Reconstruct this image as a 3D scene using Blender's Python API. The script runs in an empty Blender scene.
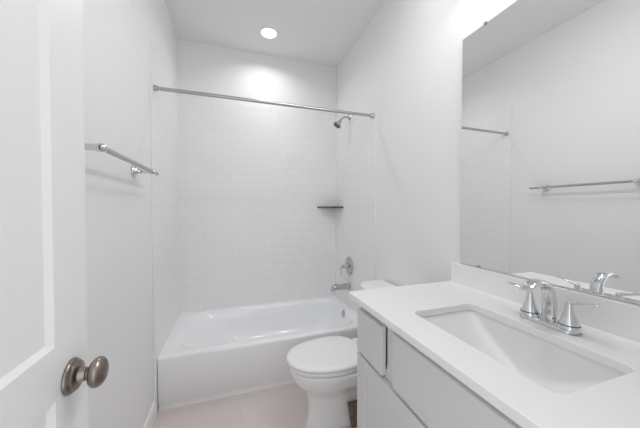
import bpy, bmesh, math
from mathutils import Vector, Matrix

S = bpy.context.scene
COL = S.collection

# ------------------------------------------------------------------ camera
cam_data = bpy.data.cameras.new('camera')
cam_data.sensor_width = 36.0
cam_data.lens = 264.77 / 640 * 36
cam_data.clip_start = 0.02
cam = bpy.data.objects.new('camera', cam_data)
COL.objects.link(cam)
YAW, PITCH, ROLL = 0.322, 0.0184, 0.0013
cr = Vector((math.cos(YAW), -math.sin(YAW), 0))
cf = Vector((math.sin(YAW) * math.cos(PITCH), math.cos(YAW) * math.cos(PITCH), -math.sin(PITCH)))
cu = cr.cross(cf)
cr2 = cr * math.cos(ROLL) + cu * math.sin(ROLL)
cu2 = cu * math.cos(ROLL) - cr * math.sin(ROLL)
m = Matrix.Identity(4)
for i in range(3):
    m[i][0], m[i][1], m[i][2] = cr2[i], cu2[i], -cf[i]
m.translation = Vector((0.4435, 0.0, 1.2694))
cam.matrix_world = m
S.camera = cam

# ------------------------------------------------------------------ world, lights, exposure
W = bpy.data.worlds.new('world')
S.world = W
W.use_nodes = True
W.node_tree.nodes['Background'].inputs[0].default_value = (0.93, 0.96, 1.0, 1)
W.node_tree.nodes['Background'].inputs[1].default_value = 2.0


def area(name, loc, size, power, color=(1, 1, 1), rot=(0, 0, 0), shape='DISK', size_y=None, spread=math.pi):
    d = bpy.data.lights.new(name, 'AREA')
    d.shape = shape
    d.size = size
    if size_y:
        d.size_y = size_y
    d.energy = power
    d.color = color
    d.spread = spread
    o = bpy.data.objects.new(name, d)
    o.location = loc
    o.rotation_euler = rot
    COL.objects.link(o)
    return o


# vanity lamp on the wall above the mirror and an added fill for apron and floor where no lamp hangs, both just above the frame
area('vanity_lamp_light', (1.39, 0.62, 2.42), 0.14, 8.0, (1.0, 0.99, 0.975),
     rot=(0, math.radians(48), 0), shape='RECTANGLE', size_y=0.75)
area('ceiling_fill_light', (1.0, 0.95, 2.74), 0.24, 7.0, (1.0, 0.985, 0.965))

S.view_settings.view_transform = 'Standard'
S.view_settings.look = 'None'
S.view_settings.gamma = 1.0
S.view_settings.use_curve_mapping = False
S.view_settings.exposure = -0.46
S.cycles.max_bounces = 16
S.cycles.diffuse_bounces = 10
S.cycles.glossy_bounces = 8
S.cycles.use_denoising = True
S.cycles.caustics_reflective = False
S.cycles.sample_clamp_indirect = 4.0

# ------------------------------------------------------------------ materials


def mat(name, color, rough=0.5, metal=0.0, spec=0.5, coat=0.0):
    M = bpy.data.materials.new(name)
    M.use_nodes = True
    b = M.node_tree.nodes['Principled BSDF']
    b.inputs['Base Color'].default_value = (*color, 1)
    b.inputs['Roughness'].default_value = rough
    b.inputs['Metallic'].default_value = metal
    b.inputs['Specular IOR Level'].default_value = spec
    b.inputs['Coat Weight'].default_value = coat
    b.inputs['Coat Roughness'].default_value = 0.05
    return M


def noise_bump(M, scale, strength, dist=0.001, detail=3):
    nt = M.node_tree
    b = nt.nodes['Principled BSDF']
    tc = nt.nodes.new('ShaderNodeTexCoord')
    n = nt.nodes.new('ShaderNodeTexNoise')
    n.inputs['Scale'].default_value = scale
    n.inputs['Detail'].default_value = detail
    bp = nt.nodes.new('ShaderNodeBump')
    bp.inputs['Strength'].default_value = strength
    bp.inputs['Distance'].default_value = dist
    nt.links.new(tc.outputs['Object'], n.inputs['Vector'])
    nt.links.new(n.outputs['Fac'], bp.inputs['Height'])
    nt.links.new(bp.outputs['Normal'], b.inputs['Normal'])


def noise_color(M, c1, c2, scale, detail=4, lo=0.35, hi=0.65):
    nt = M.node_tree
    b = nt.nodes['Principled BSDF']
    tc = nt.nodes.new('ShaderNodeTexCoord')
    n = nt.nodes.new('ShaderNodeTexNoise')
    n.inputs['Scale'].default_value = scale
    n.inputs['Detail'].default_value = detail
    r = nt.nodes.new('ShaderNodeValToRGB')
    r.color_ramp.elements[0].position = lo
    r.color_ramp.elements[1].position = hi
    r.color_ramp.elements[0].color = (*c1, 1)
    r.color_ramp.elements[1].color = (*c2, 1)
    nt.links.new(tc.outputs['Object'], n.inputs['Vector'])
    nt.links.new(n.outputs['Fac'], r.inputs['Fac'])
    nt.links.new(r.outputs['Color'], b.inputs['Base Color'])


def tile_mat(name, axis, c1, c2, grout, bw, bh, mortar, rough, offset=0.5, bump=0.4, shift=(0, 0), spec=0.5):
    """brick-texture tiles; axis picks the two object coordinates that span the surface"""
    M = mat(name, c1, rough, spec=spec)
    nt = M.node_tree
    b = nt.nodes['Principled BSDF']
    tc = nt.nodes.new('ShaderNodeTexCoord')
    sp = nt.nodes.new('ShaderNodeSeparateXYZ')
    cb = nt.nodes.new('ShaderNodeCombineXYZ')
    mp = nt.nodes.new('ShaderNodeMapping')
    mp.inputs['Location'].default_value = (shift[0], shift[1], 0)
    br = nt.nodes.new('ShaderNodeTexBrick')
    br.offset = offset
    br.inputs['Scale'].default_value = 1.0
    br.inputs['Color1'].default_value = (*c1, 1)
    br.inputs['Color2'].default_value = (*c2, 1)
    br.inputs['Mortar'].default_value = (*grout, 1)
    br.inputs['Mortar Size'].default_value = mortar
    br.inputs['Mortar Smooth'].default_value = 0.3
    br.inputs['Brick Width'].default_value = bw
    br.inputs['Row Height'].default_value = bh
    bp = nt.nodes.new('ShaderNodeBump')
    bp.invert = True
    bp.inputs['Strength'].default_value = bump
    bp.inputs['Distance'].default_value = 0.0015
    L = nt.links
    L.new(tc.outputs['Object'], sp.inputs[0])
    L.new(sp.outputs[axis[0]], cb.inputs[0])
    L.new(sp.outputs[axis[1]], cb.inputs[1])
    L.new(cb.outputs[0], mp.inputs[0])
    L.new(mp.outputs[0], br.inputs['Vector'])
    L.new(br.outputs['Color'], b.inputs['Base Color'])
    L.new(br.outputs['Fac'], bp.inputs['Height'])
    L.new(bp.outputs['Normal'], b.inputs['Normal'])
    return M


M_wall = mat('wall_paint', (0.82, 0.82, 0.823), 0.6, spec=0.25)
noise_bump(M_wall, 180, 0.08)
M_ceil = mat('ceiling_paint', (0.80, 0.80, 0.80), 0.8, spec=0.15)
noise_bump(M_ceil, 140, 0.08)
M_trim = mat('trim_paint', (0.82, 0.82, 0.82), 0.35)
noise_bump(M_trim, 60, 0.03)
M_door = mat('door_paint', (0.82, 0.82, 0.823), 0.4)
noise_bump(M_door, 50, 0.03)
TW, TH = 0.1547, 0.0785
WT = (0.84, 0.84, 0.845)
WT2 = (0.825, 0.825, 0.83)
GR = (0.75, 0.75, 0.75)
M_tile_x = tile_mat('white_subway_tile_back', 'XZ', WT, WT2, GR, TW, TH, 0.0018, 0.34, shift=(0.03, -0.025))
M_tile_y = tile_mat('white_subway_tile_side', 'YZ', WT, WT2, GR, TW, TH, 0.0018, 0.34, shift=(0.05, -0.025))
M_floor = tile_mat('beige_floor_tile', 'XY', (0.66, 0.60, 0.575), (0.675, 0.615, 0.59), (0.64, 0.58, 0.555),
                   0.61, 0.305, 0.003, 0.25, bump=0.2, shift=(0.12, 0.08))
M_porc = mat('white_porcelain', (0.84, 0.84, 0.84), 0.12, coat=0.4)
noise_bump(M_porc, 6, 0.02)
M_basin = mat('white_basin_enamel', (0.78, 0.78, 0.78), 0.38)
noise_bump(M_basin, 6, 0.02)
M_tub = mat('white_tub_enamel', (0.885, 0.895, 0.91), 0.14, coat=0.4)
noise_bump(M_tub, 5, 0.02)
M_seat = mat('white_seat_plastic', (0.84, 0.84, 0.84), 0.25)
noise_bump(M_seat, 40, 0.01)
M_cab = mat('pale_grey_cabinet_paint', (0.655, 0.655, 0.655), 0.4)
noise_bump(M_cab, 90, 0.03)
M_counter = mat('white_quartz', (0.83, 0.83, 0.83), 0.22)
noise_color(M_counter, (0.82, 0.82, 0.82), (0.845, 0.845, 0.84), 220)
M_chrome = mat('chrome', (0.70, 0.715, 0.73), 0.06, 1.0)
noise_bump(M_chrome, 12, 0.01)
M_chrome_bath = mat('chrome_bath_fittings', (0.52, 0.535, 0.55), 0.06, 1.0)
noise_bump(M_chrome_bath, 12, 0.01)
M_brushed = mat('brushed_nickel', (0.48, 0.48, 0.48), 0.28, 1.0)
noise_bump(M_brushed, 120, 0.03)
M_knob = mat('antique_nickel', (0.36, 0.32, 0.29), 0.28, 1.0)
noise_color(M_knob, (0.19, 0.155, 0.135), (0.34, 0.295, 0.265), 26)
M_spray = mat('grey_spray_face', (0.10, 0.10, 0.10), 0.4, 0.3)
noise_bump(M_spray, 300, 0.3)
M_dark = mat('dark_metal', (0.008, 0.008, 0.008), 0.6, 0.0, spec=0.25)
noise_bump(M_dark, 80, 0.03)
M_rubber = mat('black_seal', (0.015, 0.015, 0.015), 0.5)
noise_bump(M_rubber, 80, 0.03)
M_mirror = mat('mirror_silver', (0.93, 0.94, 0.94), 0.0, 1.0)
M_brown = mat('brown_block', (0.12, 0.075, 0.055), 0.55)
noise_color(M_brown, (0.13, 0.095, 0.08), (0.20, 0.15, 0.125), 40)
M_lamp = bpy.data.materials.new('lamp_lens')
M_lamp.use_nodes = True
nt = M_lamp.node_tree
nt.nodes.clear()
em = nt.nodes.new('ShaderNodeEmission')
em.inputs[0].default_value = (1, 0.99, 0.97, 1)
em.inputs[1].default_value = 6.0
out = nt.nodes.new('ShaderNodeOutputMaterial')
nt.links.new(em.outputs[0], out.inputs[0])

# ------------------------------------------------------------------ helpers


def obj(name, bm, material, parent=None, smooth=None, bevel=0.0, segs=2, subsurf=0, solid=0.0):
    me = bpy.data.meshes.new(name)
    bmesh.ops.recalc_face_normals(bm, faces=bm.faces)
    bm.to_mesh(me)
    bm.free()
    me.materials.append(material)
    o = bpy.data.objects.new(name, me)
    COL.objects.link(o)
    if parent:
        o.parent = parent
        o.matrix_parent_inverse = parent.matrix_basis.inverted()
    if smooth is not None:
        for p in me.polygons:
            p.use_smooth = True
        if smooth < 180:
            me.set_sharp_from_angle(angle=math.radians(smooth))
    if solid:
        sm = o.modifiers.new('solid', 'SOLIDIFY')
        sm.thickness = abs(solid)
        sm.offset = -1 if solid > 0 else 1
    if bevel:
        b = o.modifiers.new('bevel', 'BEVEL')
        b.width = bevel
        b.segments = segs
        b.limit_method = 'ANGLE'
        b.angle_limit = math.radians(35)
        b.harden_normals = False
    if subsurf:
        s = o.modifiers.new('sub', 'SUBSURF')
        s.levels = subsurf
        s.render_levels = subsurf
    return o


def thing(name, label, cat, loc=(0, 0, 0), group=None):
    o = bpy.data.objects.new(name, None)
    o.empty_display_size = 0.1
    o.location = loc
    COL.objects.link(o)
    o['label'] = label
    o['category'] = cat
    if group:
        o['group'] = group
    return o


def tag(o, label, cat):
    o['label'] = label
    o['category'] = cat
    return o


def struct(o):
    o['kind'] = 'structure'
    return o


def box(bm, a, b):
    x0, y0, z0 = a
    x1, y1, z1 = b
    v = [bm.verts.new(p) for p in ((x0, y0, z0), (x1, y0, z0), (x1, y1, z0), (x0, y1, z0),
                                   (x0, y0, z1), (x1, y0, z1), (x1, y1, z1), (x0, y1, z1))]
    for f in ((0, 3, 2, 1), (4, 5, 6, 7), (0, 1, 5, 4), (1, 2, 6, 5), (2, 3, 7, 6), (3, 0, 4, 7)):
        bm.faces.new([v[i] for i in f])
    return bm


def BX(a, b):
    return box(bmesh.new(), a, b)


def loft(bm, loops, cap0=True, cap1=True):
    rings = [[bm.verts.new(p) for p in L] for L in loops]
    n = len(rings[0])
    for A, B in zip(rings, rings[1:]):
        for i in range(n):
            j = (i + 1) % n
            bm.faces.new((A[i], A[j], B[j], B[i]))
    if cap0:
        bm.faces.new(list(reversed(rings[0])))
    if cap1:
        bm.faces.new(rings[-1])
    return bm


def lathe(bm, prof, origin, axis, n=40, cap0=True, cap1=True):
    """prof: list of (distance along axis, radius)"""
    ax = Vector(axis).normalized()
    u = ax.orthogonal().normalized()
    v = ax.cross(u)
    o = Vector(origin)
    loops = []
    for d, r in prof:
        r = max(r, 1e-5)
        loops.append([o + ax * d + (u * math.cos(t) + v * math.sin(t)) * r
                      for t in (2 * math.pi * k / n for k in range(n))])
    return loft(bm, loops, cap0, cap1)


def catmull(pts, per=8):
    P = [Vector(p) for p in pts]
    P = [P[0] * 2 - P[1]] + P + [P[-1] * 2 - P[-2]]
    res = []
    for i in range(1, len(P) - 2):
        for k in range(per):
            t = k / per
            a, b, c, d = P[i - 1], P[i], P[i + 1], P[i + 2]
            res.append(0.5 * ((2 * b) + (c - a) * t + (2 * a - 5 * b + 4 * c - d) * t * t
                              + (3 * b - a - 3 * c + d) * t ** 3))
    res.append(P[-2])
    return res


def sweep(bm, pts, rad, side=(0, 1, 0), n=20, power=2.0):
    """sweep an ellipse / superellipse; rad: list of (half width along side, half thickness) per point"""
    sd0 = Vector(side).normalized()
    loops = []
    for i, p in enumerate(pts):
        a = pts[max(i - 1, 0)]
        b = pts[min(i + 1, len(pts) - 1)]
        t = (Vector(b) - Vector(a)).normalized()
        s = (sd0 - t * sd0.dot(t)).normalized()
        w = t.cross(s)
        hw, ht = rad[i]
        L = []
        for k in range(n):
            q = 2 * math.pi * k / n
            c, s_ = math.cos(q), math.sin(q)
            L.append(Vector(p) + s * (math.copysign(abs(c) ** (2 / power), c) * hw)
                     + w * (math.copysign(abs(s_) ** (2 / power), s_) * ht))
        loops.append(L)
    return loft(bm, loops)


def lerp_list(keys, n):
    """resample a list of tuples to n entries"""
    r = []
    for i in range(n):
        t = i / (n - 1) * (len(keys) - 1)
        k = min(int(t), len(keys) - 2)
        f = t - k
        r.append(tuple(a + (b - a) * f for a, b in zip(keys[k], keys[k + 1])))
    return r


def rrect(x0, x1, y0, y1, z, r, n=8):
    """rounded rectangle loop, counter-clockwise"""
    L = []
    for cx, cy, a0 in ((x1 - r, y1 - r, 0), (x0 + r, y1 - r, 90), (x0 + r, y0 + r, 180), (x1 - r, y0 + r, 270)):
        for k in range(n + 1):
            a = math.radians(a0 + 90 * k / n)
            L.append(Vector((cx + r * math.cos(a), cy + r * math.sin(a), z)))
    return L


# ------------------------------------------------------------------ room
XL, XR = -0.008, 1.508          # painted side walls
YB = 2.640                      # painted back wall
H = 2.772
struct(obj('floor', BX((XL - .12, -0.6, -0.05), (XR + .12, YB + .12, 0)), M_floor))
struct(obj('ceiling', BX((XL - .12, -0.12, H), (XR + .12, YB + .12, H + .1)), M_ceil))
wl = struct(obj('wall_left', BX((XL - .12, -0.12, 0), (XL, YB + .12, H)), M_wall))
wr = struct(obj('wall_right', BX((XR, -0.12, 0), (XR + .12, YB + .12, H)), M_wall))
wb = struct(obj('wall_back', BX((XL, YB, 0), (XR, YB + .12, H)), M_wall))
bm = bmesh.new()
box(bm, (XL, -0.12, 0), (0.098, 0, H))
box(bm, (0.86, -0.12, 0), (XR, 0, H))
box(bm, (0.098, -0.12, 2.05), (0.86, 0, H))
struct(obj('wall_near', bm, M_wall))

TT = 2.263                      # tile top
TY = 1.811                      # tile front edge
TUB_H = 0.341
obj('tile_panel', BX((XL, YB - .008, TUB_H - .02), (XR, YB, TT)), M_tile_x, wb, bevel=.0012, segs=1)['label'] = 'white subway tile up to above the rod'
bm = BX((XL, TY, TUB_H - .02), (0.0, YB - .008, TT))
box(bm, (XL, TY, 0), (0.0, 1.862, TUB_H - .02))
obj('tile_panel', bm, M_tile_y, wl, bevel=.0012, segs=1)['label'] = 'white subway tile'
bm = BX((1.5, TY, TUB_H - .02), (XR, YB - .008, TT))
box(bm, (1.5, TY, 0), (XR, 1.862, TUB_H - .02))
obj('tile_panel', bm, M_tile_y, wr, bevel=.0012, segs=1)['label'] = 'white subway tile'


def baseboard(name, x0, x1, y0, y1, face):
    """profile board running along Y; face = +1 looks to +X"""
    prof = [(0, 0), (.014, 0), (.014, .085), (.011, .095), (.009, .104), (.004, .108), (0, .108)]
    loops = []
    for y in (y0, y1):
        loops.append([Vector((x0 + face * d, y, z)) for d, z in prof])
    return struct(obj(name, loft(bmesh.new(), loops), M_trim))


baseboard('baseboard_left', XL, 0, 0.0, TY - .002, 1)
baseboard('baseboard_right', XR, 0, 1.03, TY - .002, -1)
# door casing on the room side of the near wall
bm = BX((0.02, 0, 0), (0.096, 0.012, 2.12))
box(bm, (0.862, 0, 0), (0.94, 0.012, 2.12))
box(bm, (0.096, 0, 2.05), (0.862, 0.012, 2.12))
struct(obj('trim_1', bm, M_trim, bevel=.002))

# ------------------------------------------------------------------ open door
DX = 0.138
DY0, DY1 = 0.010, 0.7165
bm = bmesh.new()
ys = [DY0, DY0 + .112, DY1 - .112, DY1]
zs = [0.012, 0.25, 0.921, 1.016, 1.91, 2.04]
g = [[bm.verts.new((DX, y, z)) for z in zs] for y in ys]
panels = []
for i in range(3):
    for j in range(5):
        f = bm.faces.new((g[i][j], g[i + 1][j], g[i + 1][j + 1], g[i][j + 1]))
        if i == 1 and j in (1, 3):
            panels.append(f)
gb = [[bm.verts.new((DX - .035, y, z)) for z in (zs[0], zs[-1])] for y in (DY0, DY1)]
bm.faces.new((gb[0][0], gb[0][1], gb[1][1], gb[1][0]))
bm.faces.new([g[0][j] for j in range(6)] + [gb[0][1], gb[0][0]])
bm.faces.new([g[3][j] for j in range(6)] + [gb[1][1], gb[1][0]])
bm.faces.new([g[i][0] for i in range(4)] + [gb[1][0], gb[0][0]])
bm.faces.new([g[i][5] for i in range(4)] + [gb[1][1], gb[0][1]])
bmesh.ops.recalc_face_normals(bm, faces=bm.faces)
bmesh.ops.inset_individual(bm, faces=panels, thickness=0.002, depth=0.0)
bmesh.ops.inset_individual(bm, faces=panels, thickness=0.011, depth=-0.010)
door = struct(obj('door_1', bm, M_door))
KY, KZ = 0.652, 0.936
rose = obj('rosette', lathe(bmesh.new(), [(0, .0335), (.003, .0335), (.006, .0315), (.0075, .0275), (.010, .0285), (.0125, .0265),
                                          (.014, .0205), (.0155, .015), (.026, .0125)], (DX, KY, KZ), (1, 0, 0)),
           M_knob, door, smooth=50)
obj('knob_collar', lathe(bmesh.new(), [(.024, .0108), (.026, .0112), (.027, .0098), (.028, .0112), (.032, .0105), (.036, .011)],
                         (DX, KY, KZ), (1, 0, 0)), M_knob, rose, smooth=50)
prof = []
for k in range(15):
    a = math.pi * k / 14
    prof.append((.0445 - .0150 * math.cos(a), .0290 * math.sin(a) ** 0.85))
obj('knob', lathe(bmesh.new(), prof, (DX, KY, KZ), (1, 0, 0)), M_knob, door, smooth=180)['label'] = 'rounded antique nickel knob'

# ------------------------------------------------------------------ bathtub
tub = thing('bathtub', 'white alcove bathtub with straight apron below the tiled walls', 'bathtub', (0.75, 2.24, 0))
TY0, TY1 = 1.864, YB - .009
X0, X1 = 0.001, 1.499
bm = bmesh.new()
N = 10


def R(x0, x1, y0, y1, z, r):
    return rrect(x0, x1, y0, y1, z, r, N)


loops = [
    R(X0, X1, TY0 + .016, TY1, 0.0, .002),
    R(X0, X1, TY0 + .016, TY1, 0.036, .002),
    R(X0, X1, TY0 + .004, TY1, 0.048, .002),
    R(X0, X1, TY0, TY1, TUB_H - .030, .002),
    R(X0, X1, TY0, TY1, TUB_H - .012, .002),
    R(X0, X1, TY0 + .004, TY1, TUB_H - .003, .003),
    R(X0, X1, TY0 + .012, TY1, TUB_H, .004),
    R(.040, 1.455, TY0 + .052, TY1 - .040, TUB_H, .14),
    R(.055, 1.450, TY0 + .062, TY1 - .047, TUB_H - .0015, .15),
    R(.080, 1.444, TY0 + .074, TY1 - .055, TUB_H - .007, .16),
    R(.105, 1.438, TY0 + .085, TY1 - .062, TUB_H - .018, .17),
    R(.135, 1.433, TY0 + .095, TY1 - .070, TUB_H - .038, .17),
    R(.175, 1.428, TY0 + .104, TY1 - .078, TUB_H - .070, .17),
    R(.225, 1.421, TY0 + .112, TY1 - .086, TUB_H - .115, .17),
    R(.280, 1.412, TY0 + .122, TY1 - .096, TUB_H - .170, .165),
    R(.325, 1.400, TY0 + .136, TY1 - .110, TUB_H - .220, .16),
    R(.360, 1.382, TY0 + .155, TY1 - .130, TUB_H - .255, .15),
    R(.395, 1.355, TY0 + .180, TY1 - .155, TUB_H - .277, .135),
    R(.430, 1.325, TY0 + .210, TY1 - .185, TUB_H - .286, .12),
    R(.470, 1.290, TY0 + .245, TY1 - .220, TUB_H - .288, .09),
]
loft(bm, loops)
obj('tub_shell', bm, M_tub, tub, smooth=50)
ov = obj('overflow_plate', lathe(bmesh.new(), [(0, .036), (.006, .036), (.010, .031), (.0115, .014), (.015, .012), (.017, .006)],
                                 (1.4355, 2.262, 0.290), (-1, 0, 0.12)), M_chrome_bath, tub, smooth=45)
obj('drain', lathe(bmesh.new(), [(0, .036), (.004, .036), (.006, .03), (.006, .02), (.010, .018)],
                   (1.20, 2.25, TUB_H - .289), (0, 0, 1)), M_chrome_bath, tub, smooth=45)

# ------------------------------------------------------------------ vanity
VY0, VY1 = 0.082, 1.010
FX = 0.966                       # face frame plane, fronts stand proud of it
CZ0, CZ1 = 0.889, 0.913
van = thing('vanity_cabinet', 'pale grey vanity cabinet with shaker doors below white countertop', 'cabinet', (1.24, 0.545, 0))
bm = bmesh.new()
box(bm, (FX, VY0, 0.10), (1.507, VY0 + .018, CZ0 - .001))
box(bm, (FX, VY1 - .018, 0.0), (1.507, VY1, CZ0 - .001))
box(bm, (FX + .002, VY0 + .018, 0.10), (1.507, VY1 - .018, 0.118))
box(bm, (1.49, VY0 + .018, 0.118), (1.507, VY1 - .018, CZ0 - .001))
box(bm, (FX, VY0 + .018, CZ0 - .040), (FX + .018, VY1 - .018, CZ0 - .001))
box(bm, (FX, VY0 + .018, 0.65), (FX + .018, VY1 - .018, 0.70))
box(bm, (FX, VY0 + .018, 0.118), (FX + .018, VY1 - .018, 0.14))
for yc in (0.310, 0.782):
    box(bm, (FX, yc - .025, 0.70), (FX + .018, yc + .025, CZ0 - .040))
box(bm, (FX, 0.53, 0.14), (FX + .018, 0.56, 0.65))
box(bm, (FX + .07, VY0, 0.0), (FX + .088, VY1 - .018, 0.10))
obj('body', bm, M_cab, van)
FT = .020                        # thickness of the overlay fronts
obj('drawer', BX((FX - FT, 0.814, 0.676), (FX - .0008, 1.005, 0.851)), M_cab, van, bevel=.0015)
obj('drawer', BX((FX - FT, 0.087, 0.676), (FX - .0008, 0.278, 0.851)), M_cab, van, bevel=.0015)
obj('drawer_front', BX((FX - FT, 0.342, 0.676), (FX - .0008, 0.750, 0.859)), M_cab, van, bevel=.004)


def shaker(y0, y1, z0, z1):
    bm = bmesh.new()
    ys = [y0, y0 + .062, y1 - .062, y1]
    zz = [z0, z0 + .068, z1 - .068, z1]
    for i in range(3):
        for j in range(3):
            if (i, j) != (1, 1):
                box(bm, (FX - FT, ys[i], zz[j]), (FX - .0008, ys[i + 1], zz[j + 1]))
    bmesh.ops.remove_doubles(bm, verts=bm.verts, dist=1e-5)
    # drop the doubled inner walls between neighbouring blocks
    seen = {}
    for f in list(bm.faces):
        k = tuple(sorted(v.index for v in f.verts)) if False else frozenset(f.verts)
        seen.setdefault(k, []).append(f)
    for fs in seen.values():
        if len(fs) > 1:
            for f in fs:
                bm.faces.remove(f)
    d = obj('door', bm, M_cab, van, bevel=.0015)
    obj('door_panel', BX((FX - .011, ys[1] + .0005, zz[1] + .0005), (FX - .003, ys[2] - .0005, zz[2] - .0005)), M_cab, d)


shaker(0.547, 1.005, 0.116, 0.6645)
shaker(0.087, 0.543, 0.116, 0.6645)

# countertop with a rounded sink opening
ct = thing('countertop', 'white quartz countertop with low backsplash under the mirror', 'countertop', (1.21, 0.545, CZ0))
SX0, SX1, SY0, SY1 = 1.036, 1.306, 0.329, 0.766
bm = bmesh.new()
outer = [bm.verts.new(p) for p in ((0.921, 0.045, CZ0), (XR - .0015, 0.045, CZ0), (XR - .0015, 1.042, CZ0), (0.921, 1.042, CZ0))]
inner = [bm.verts.new(p) for p in rrect(SX0, SX1, SY0, SY1, CZ0, .028, 8)]
ed = [bm.edges.new((outer[i], outer[(i + 1) % 4])) for i in range(4)]
ed += [bm.edges.new((inner[i], inner[(i + 1) % len(inner)])) for i in range(len(inner))]
bmesh.ops.triangle_fill(bm, edges=ed, use_beauty=True)
top = bmesh.ops.extrude_face_region(bm, geom=list(bm.faces))
bmesh.ops.translate(bm, verts=[v for v in top['geom'] if isinstance(v, bmesh.types.BMVert)], vec=(0, 0, CZ1 - CZ0))
obj('slab', bm, M_counter, ct, bevel=.002)
obj('backsplash', BX((1.479, 0.045, CZ1 + .0002), (XR - .0015, 1.042, 1.0075)), M_counter, ct, bevel=.0015)

# undermount sink
sink = thing('sink', 'white rectangular undermount basin set into the vanity countertop', 'sink', (1.17, 0.545, CZ0 - .15))
e = .004


def SR(i, z, r, dy=0):
    return rrect(SX0 - e + i, SX1 + e - i, SY0 - e + i + dy, SY1 + e - i - dy, z, r, 8)


zt = CZ0 - .0005
loops = [SR(-.030, zt - .012, .05), SR(-.030, zt, .05), SR(-.001, zt, .030), SR(.001, zt - .005, .030, .002), SR(.004, zt - .025, .034, .016),
         SR(.007, zt - .050, .038, .040), SR(.011, zt - .078, .044, .074), SR(.017, zt - .103, .050, .110), SR(.028, zt - .123, .055, .140),
         SR(.045, zt - .135, .055, .155), SR(.065, zt - .141, .05, .165), SR(.10, zt - .144, .028, .170)]
bm = loft(bmesh.new(), loops, cap0=False)
obj('basin', bm, M_basin, sink, smooth=55)
obj('drain', lathe(bmesh.new(), [(0, .026), (.002, .026), (.004, .022), (.003, .017), (.007, .015), (.009, .008)],
                   (1.171, 0.5475, zt - .1445), (0, 0, 1)), M_chrome, sink, smooth=45)

# ------------------------------------------------------------------ faucet
FXc, FYc = 1.374, 0.5495
fz = CZ1 + .0003
fau = thing('faucet', 'chrome two-handle faucet with curved spout on the white countertop', 'faucet', (FXc, FYc, fz))
obj('base_plate', loft(bmesh.new(), [rrect(FXc - .026, FXc + .026, FYc - .075, FYc + .075, fz, .0255, 10),
                                     rrect(FXc - .026, FXc + .026, FYc - .075, FYc + .075, fz + .008, .0255, 10),
                                     rrect(FXc - .022, FXc + .022, FYc - .071, FYc + .071, fz + .012, .0215, 10)]),
    M_chrome, fau, smooth=50)
for sg in (-1, 1):
    hy = FYc + sg * .0535
    hd = obj('handle', lathe(bmesh.new(), [(.023, .0245), (.027, .0235), (.038, .0185), (.055, .0125), (.072, .0090), (.082, .0082),
                                           (.087, .0075), (.089, .004)], (FXc, hy, fz), (0, 0, 1)), M_chrome, fau, smooth=60)
    obj('handle_base', lathe(bmesh.new(), [(.009, .0285), (.013, .0285), (.0215, .0258)], (FXc, hy, fz), (0, 0, 1)), M_chrome, hd, smooth=50)
    obj('seal_ring', lathe(bmesh.new(), [(.0200, .0247), (.0245, .0243)], (FXc, hy, fz), (0, 0, 1)), M_rubber, hd, smooth=50)
    pts = catmull([(FXc, hy - sg * .004, fz + .083), (FXc - .002, hy + sg * .022, fz + .090), (FXc - .004, hy + sg * .045, fz + .0965),
                   (FXc - .004, hy + sg * .068, fz + .0985)], 6)
    rd = lerp_list([(.0065, .0055), (.0065, .004), (.0075, .003), (.0055, .0022)], len(pts))
    obj('lever', sweep(bmesh.new(), pts, rd, side=(1, 0, 0), n=16), M_chrome, hd, smooth=180)
pts = catmull([(FXc + .004, FYc, fz + .008), (FXc + .005, FYc, fz + .040), (FXc + .004, FYc, fz + .078), (FXc - .006, FYc, fz + .110),
               (FXc - .028, FYc, fz + .130), (FXc - .056, FYc, fz + .136), (FXc - .084, FYc, fz + .130), (FXc - .108, FYc, fz + .117)], 6)
rd = lerp_list([(.021, .019), (.0185, .0165), (.0170, .0145), (.0165, .012), (.0165, .0095), (.0175, .0075), (.0180, .0055), (.0165, .0035)], len(pts))
sp = obj('spout', sweep(bmesh.new(), pts, rd, side=(0, 1, 0), n=24, power=2.5), M_chrome, fau, smooth=60)
# ------------------------------------------------------------------ mirror
mir = thing('wall_mirror', 'large frameless mirror on the wall above the backsplash', 'mirror', (1.500, 0.545, 1.010))
pl = [(1.4945, 0.9995), (1.5009, 0.090), (XR - .0008, 0.090), (XR - .0008, 0.9995)]   # hangs a touch off parallel to the wall
obj('glass', loft(bmesh.new(), [[Vector((x, y, z)) for x, y in pl] for z in (1.0095, 2.078)]), M_mirror, mir)
for y, z, s in ((0.880, 2.078, 1), (0.898, 1.0095, -1)):
    bm = BX((1.4915, y - .006, z - .006), (1.4942, y + .006, z + .006)) if s > 0 else BX((1.4915, y - .008, z - .001), (1.4942, y + .008, z + .007))
    if s > 0:
        box(bm, (1.4942, y - .006, z + .001), (XR - .0008, y + .006, z + .006))
    obj('mirror_clip', bm, M_brushed, mir)

# ------------------------------------------------------------------ toilet
toi = thing('toilet', 'white toilet with closed lid between bathtub and vanity', 'toilet', (1.15, 1.465, 0))
TC = 1.465


def egg(xf, xb, xw, hw, z, n=48, pf=2.15, pb=2.6):
    """egg outline: tip at xf, back at xb, widest at xw with half width hw"""
    L = []
    for k in range(n):
        a = 2 * math.pi * k / n
        c, s = math.cos(a), math.sin(a)
        if c < 0:
            x = xw - (xw - xf) * abs(c) ** (2 / pf)
            y = hw * math.copysign(abs(s) ** (2 / pf), s)
        else:
            x = xw + (xb - xw) * abs(c) ** (2 / pb)
            y = hw * math.copysign(abs(s) ** (2 / pb), s)
        L.append(Vector((x, TC + y, z)))
    return L


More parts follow.
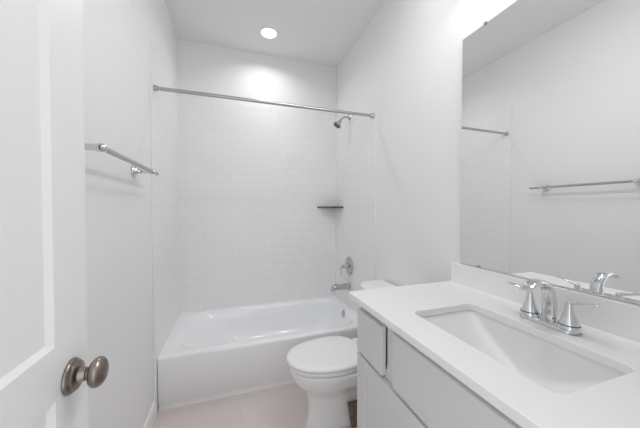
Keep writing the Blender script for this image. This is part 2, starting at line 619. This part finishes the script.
loops = [egg(.845, 1.40, 1.10, .066, 0), egg(.845, 1.40, 1.10, .066, .012), egg(.853, 1.395, 1.10, .062, .03), egg(.862, 1.39, 1.10, .058, .09),
         egg(.862, 1.395, 1.10, .060, .14), egg(.854, 1.40, 1.09, .068, .18), egg(.840, 1.41, 1.08, .084, .21), egg(.818, 1.43, 1.06, .108, .24), egg(.792, 1.44, 1.045, .134, .27),
         egg(.770, 1.445, 1.035, .154, .30), egg(.756, 1.448, 1.03, .166, .33), egg(.748, 1.45, 1.03, .172, .350), egg(.746, 1.455, 1.03, .1735, .361), egg(.748, 1.455, 1.03, .172, .368),
         egg(.754, 1.45, 1.03, .166, .3715)]
obj('bowl', loft(bmesh.new(), loops), M_porc, toi, smooth=60)
loops = [egg(.742, 1.185, 1.02, .174, .3795), egg(.740, 1.19, 1.02, .176, .3812), egg(.740, 1.19, 1.02, .176, .3965), egg(.742, 1.187, 1.02, .174, .3982)]
obj('seat', loft(bmesh.new(), loops), M_seat, toi, smooth=60)
loops = [egg(.736, 1.192, 1.02, .180, .4066), egg(.735, 1.195, 1.02, .181, .4076), egg(.7355, 1.195, 1.02, .1805, .414), egg(.738, 1.194, 1.02, .178, .420), egg(.748, 1.187, 1.02, .170, .425),
         egg(.77, 1.175, 1.02, .155, .4275), egg(.81, 1.15, 1.02, .128, .4295), egg(.90, 1.10, 1.02, .065, .431)]
obj('lid', loft(bmesh.new(), loops), M_seat, toi, smooth=60)
for y in (TC - .075, TC + .075):
    obj('hinge', loft(bmesh.new(), [rrect(1.186, 1.222, y - .022, y + .022, .3717, .008, 4), rrect(1.186, 1.222, y - .022, y + .022, .420, .008, 4),
                                    rrect(1.192, 1.216, y - .017, y + .017, .426, .006, 4)]), M_seat, toi, smooth=40)


def tank_loop(xf, bow, hw, z, n=9, xb=1.484):
    L = [Vector((xb, TC - hw, z)), Vector((xb, TC + hw, z))]
    for k in range(n):
        t = 1 - 2 * k / (n - 1)
        L.append(Vector((xf + bow * t * t + (.02 if abs(t) == 1 else 0), TC + hw * t, z)))
    return L


loops = [tank_loop(1.302, .022, .190, .3717), tank_loop(1.292, .024, .200, .45), tank_loop(1.280, .026, .214, .72)]
obj('tank', loft(bmesh.new(), loops), M_porc, toi, smooth=40, bevel=.008, segs=3)
loops = [tank_loop(1.268, .028, .226, .7205, xb=1.490), tank_loop(1.264, .028, .230, .728, xb=1.492), tank_loop(1.264, .028, .230, .745, xb=1.492),
         tank_loop(1.276, .028, .220, .757, xb=1.486)]
obj('tank_lid', loft(bmesh.new(), loops), M_porc, toi, smooth=50, bevel=.004, segs=2)

# ------------------------------------------------------------------ small brown block for an unidentified brown patch beside the toilet foot
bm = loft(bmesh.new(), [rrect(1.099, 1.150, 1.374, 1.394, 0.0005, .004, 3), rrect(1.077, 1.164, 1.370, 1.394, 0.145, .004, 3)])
tag(obj('small_brown_block', bm, M_brown), 'small dark brown block on the floor between toilet foot and vanity', 'block')

# ------------------------------------------------------------------ shower rod, shower head, valve, spout, shelf
RY, RZ = 1.856, 2.003
rod = thing('shower_rod', 'long straight brushed metal curtain rod spanning above the bathtub', 'curtain rod', (0.75, RY, RZ))
obj('tube', lathe(bmesh.new(), [(0.004, .0112), (1.496, .0112)], (0, RY, RZ), (1, 0, 0), 24), M_brushed, rod, smooth=40)
for x, d in ((0.0006, 1), (1.4994, -1)):
    obj('flange', lathe(bmesh.new(), [(0, .0195), (.004, .0195), (.007, .0175), (.016, .0150), (.019, .0140)], (x, RY, RZ), (d, 0, 0), 28),
        M_chrome_bath, rod, smooth=40)

sh = thing('shower_fixture', 'chrome shower head on a bent arm high on the tiled wall', 'shower fixture', (1.5, 2.285, 2.128))
SHY = 2.285
obj('flange', lathe(bmesh.new(), [(0, .027), (.003, .027), (.010, .018), (.014, .011)], (1.4994, SHY, 2.128), (-1, 0, 0), 28), M_chrome_bath, sh, smooth=40)
pts = catmull([(1.496, SHY, 2.128), (1.468, SHY, 2.130), (1.442, SHY, 2.126), (1.420, SHY, 2.110), (1.404, SHY, 2.088)], 6)
obj('arm', sweep(bmesh.new(), pts, [(.0095, .0095)] * len(pts), n=18), M_chrome_bath, sh, smooth=60)
obj('head', lathe(bmesh.new(), [(0, .012), (.008, .015), (.018, .014), (.026, .016), (.040, .026), (.056, .038), (.062, .039), (.066, .037)],
                  (1.408, SHY, 2.094), (-0.60, 0, -0.80), 32), M_chrome_bath, sh, smooth=40)
obj('spray_face', lathe(bmesh.new(), [(.0655, .0345), (.0680, .033)], (1.408, SHY, 2.094), (-0.60, 0, -0.80), 32), M_spray, sh, smooth=40)

val = thing('shower_valve', 'chrome round shower valve with lever above the tub spout', 'valve', (1.5, 2.285, 0.733))
VZ = 0.733
obj('escutcheon', lathe(bmesh.new(), [(0, .086), (.004, .086), (.009, .080), (.014, .066), (.0175, .048), (.019, .030)], (1.4994, SHY, VZ), (-1, 0, 0), 40), M_chrome_bath, val, smooth=40)
vh = obj('hub', lathe(bmesh.new(), [(.010, .027), (.030, .025), (.034, .020), (.062, .017), (.072, .015), (.075, .008)], (1.4994, SHY, VZ), (-1, 0, 0), 32), M_chrome_bath, val, smooth=40)
pts = catmull([(1.440, SHY, VZ + .002), (1.425, SHY - .008, VZ + .004), (1.411, SHY - .016, VZ - .010), (1.404, SHY - .024, VZ - .038), (1.402, SHY - .028, VZ - .075)], 6)
obj('lever', sweep(bmesh.new(), pts, lerp_list([(.011, .011), (.009, .009), (.0075, .007), (.0085, .006), (.0075, .004)], len(pts)), n=16), M_chrome_bath, val, smooth=180)

spo = thing('tub_spout', 'short chrome tub spout just above the rim of the bathtub', 'spout', (1.5, 2.285, 0.53))
SZ = 0.538
pts = catmull([(1.4994, SHY, SZ), (1.470, SHY, SZ), (1.420, SHY, SZ), (1.370, SHY, SZ), (1.346, SHY, SZ - .002), (1.334, SHY, SZ - .012), (1.330, SHY, SZ - .034)], 6)
rd = lerp_list([(.029, .029), (.028, .028), (.027, .027), (.026, .025), (.025, .022), (.023, .018), (.019, .013)], len(pts))
obj('spout_body', sweep(bmesh.new(), pts, rd, n=24, power=2.6), M_chrome_bath, spo, smooth=60)
obj('wall_ring', lathe(bmesh.new(), [(0, .033), (.006, .033), (.009, .029)], (1.4996, SHY, SZ), (-1, 0, 0), 32), M_chrome_bath, spo, smooth=40)
obj('diverter', lathe(bmesh.new(), [(.015, .004), (.030, .004), (.031, .007), (.037, .007), (.039, .004)], (1.362, SHY, SZ), (0, 0, 1), 20), M_chrome_bath, spo, smooth=40)

bm = bmesh.new()
zsf = 1.2905
pl = [(1.4996, YB - .0084), (1.290, YB - .0084), (1.290, YB - .014), (1.4940, 2.430), (1.4996, 2.430)]
loft(bm, [[Vector((x, y, zsf - .005)) for x, y in pl], [Vector((x, y, zsf + .005)) for x, y in pl]])
tag(obj('corner_shelf', bm, M_dark, bevel=.001), 'thin dark triangular shelf in the tiled corner above the bathtub', 'shelf')

# ------------------------------------------------------------------ towel bar
tb = thing('towel_bar', 'brushed nickel towel bar on the left wall beside the door', 'towel bar', (XL, 1.26, 1.453))
BXr, BZ = 0.074, 1.453
obj('rail', lathe(bmesh.new(), [(0, .007), (.002, .009), (.640, .009), (.642, .007)], (BXr, 0.951, BZ), (0, 1, 0), 22), M_brushed, tb, smooth=40)
for y in (0.963, 1.505):
    obj('post', lathe(bmesh.new(), [(0, .026), (.004, .026), (.008, .0235), (.014, .017), (.026, .0115), (.045, .0095), (.066, .0105),
                                    (.074, .0135), (.084, .0135), (.092, .010), (.095, .005)],
                      (XL + .0006, y, BZ), (1, 0, 0), 28), M_chrome, tb, smooth=50)

# ------------------------------------------------------------------ recessed ceiling light
LX, LY = 0.752, 2.306
rl = thing('recessed_light', 'round white recessed light glowing in the ceiling above the bathtub', 'ceiling light', (LX, LY, H))
n = 48
bm = bmesh.new()
prof = [(.062, H - .0005), (.085, H - .0005), (.085, H - .004), (.080, H - .007), (.064, H - .007), (.062, H - .005)]
rings = [[bm.verts.new((LX + r * math.cos(2 * math.pi * k / n), LY + r * math.sin(2 * math.pi * k / n), z)) for k in range(n)] for r, z in prof]
for i in range(len(rings)):
    A, B = rings[i], rings[(i + 1) % len(rings)]
    for k in range(n):
        bm.faces.new((A[k], A[(k + 1) % n], B[(k + 1) % n], B[k]))
obj('trim_ring', bm, M_trim, rl, smooth=30)
obj('lens', lathe(bmesh.new(), [(0.001, .0615), (.0045, .0612)], (LX, LY, H), (0, 0, -1), 40), M_lamp, rl, smooth=40)
la = area('recessed_lamp_light', (LX, LY, H - .008), 0.14, 3.8, (1.0, 0.985, 0.965), spread=math.radians(148))
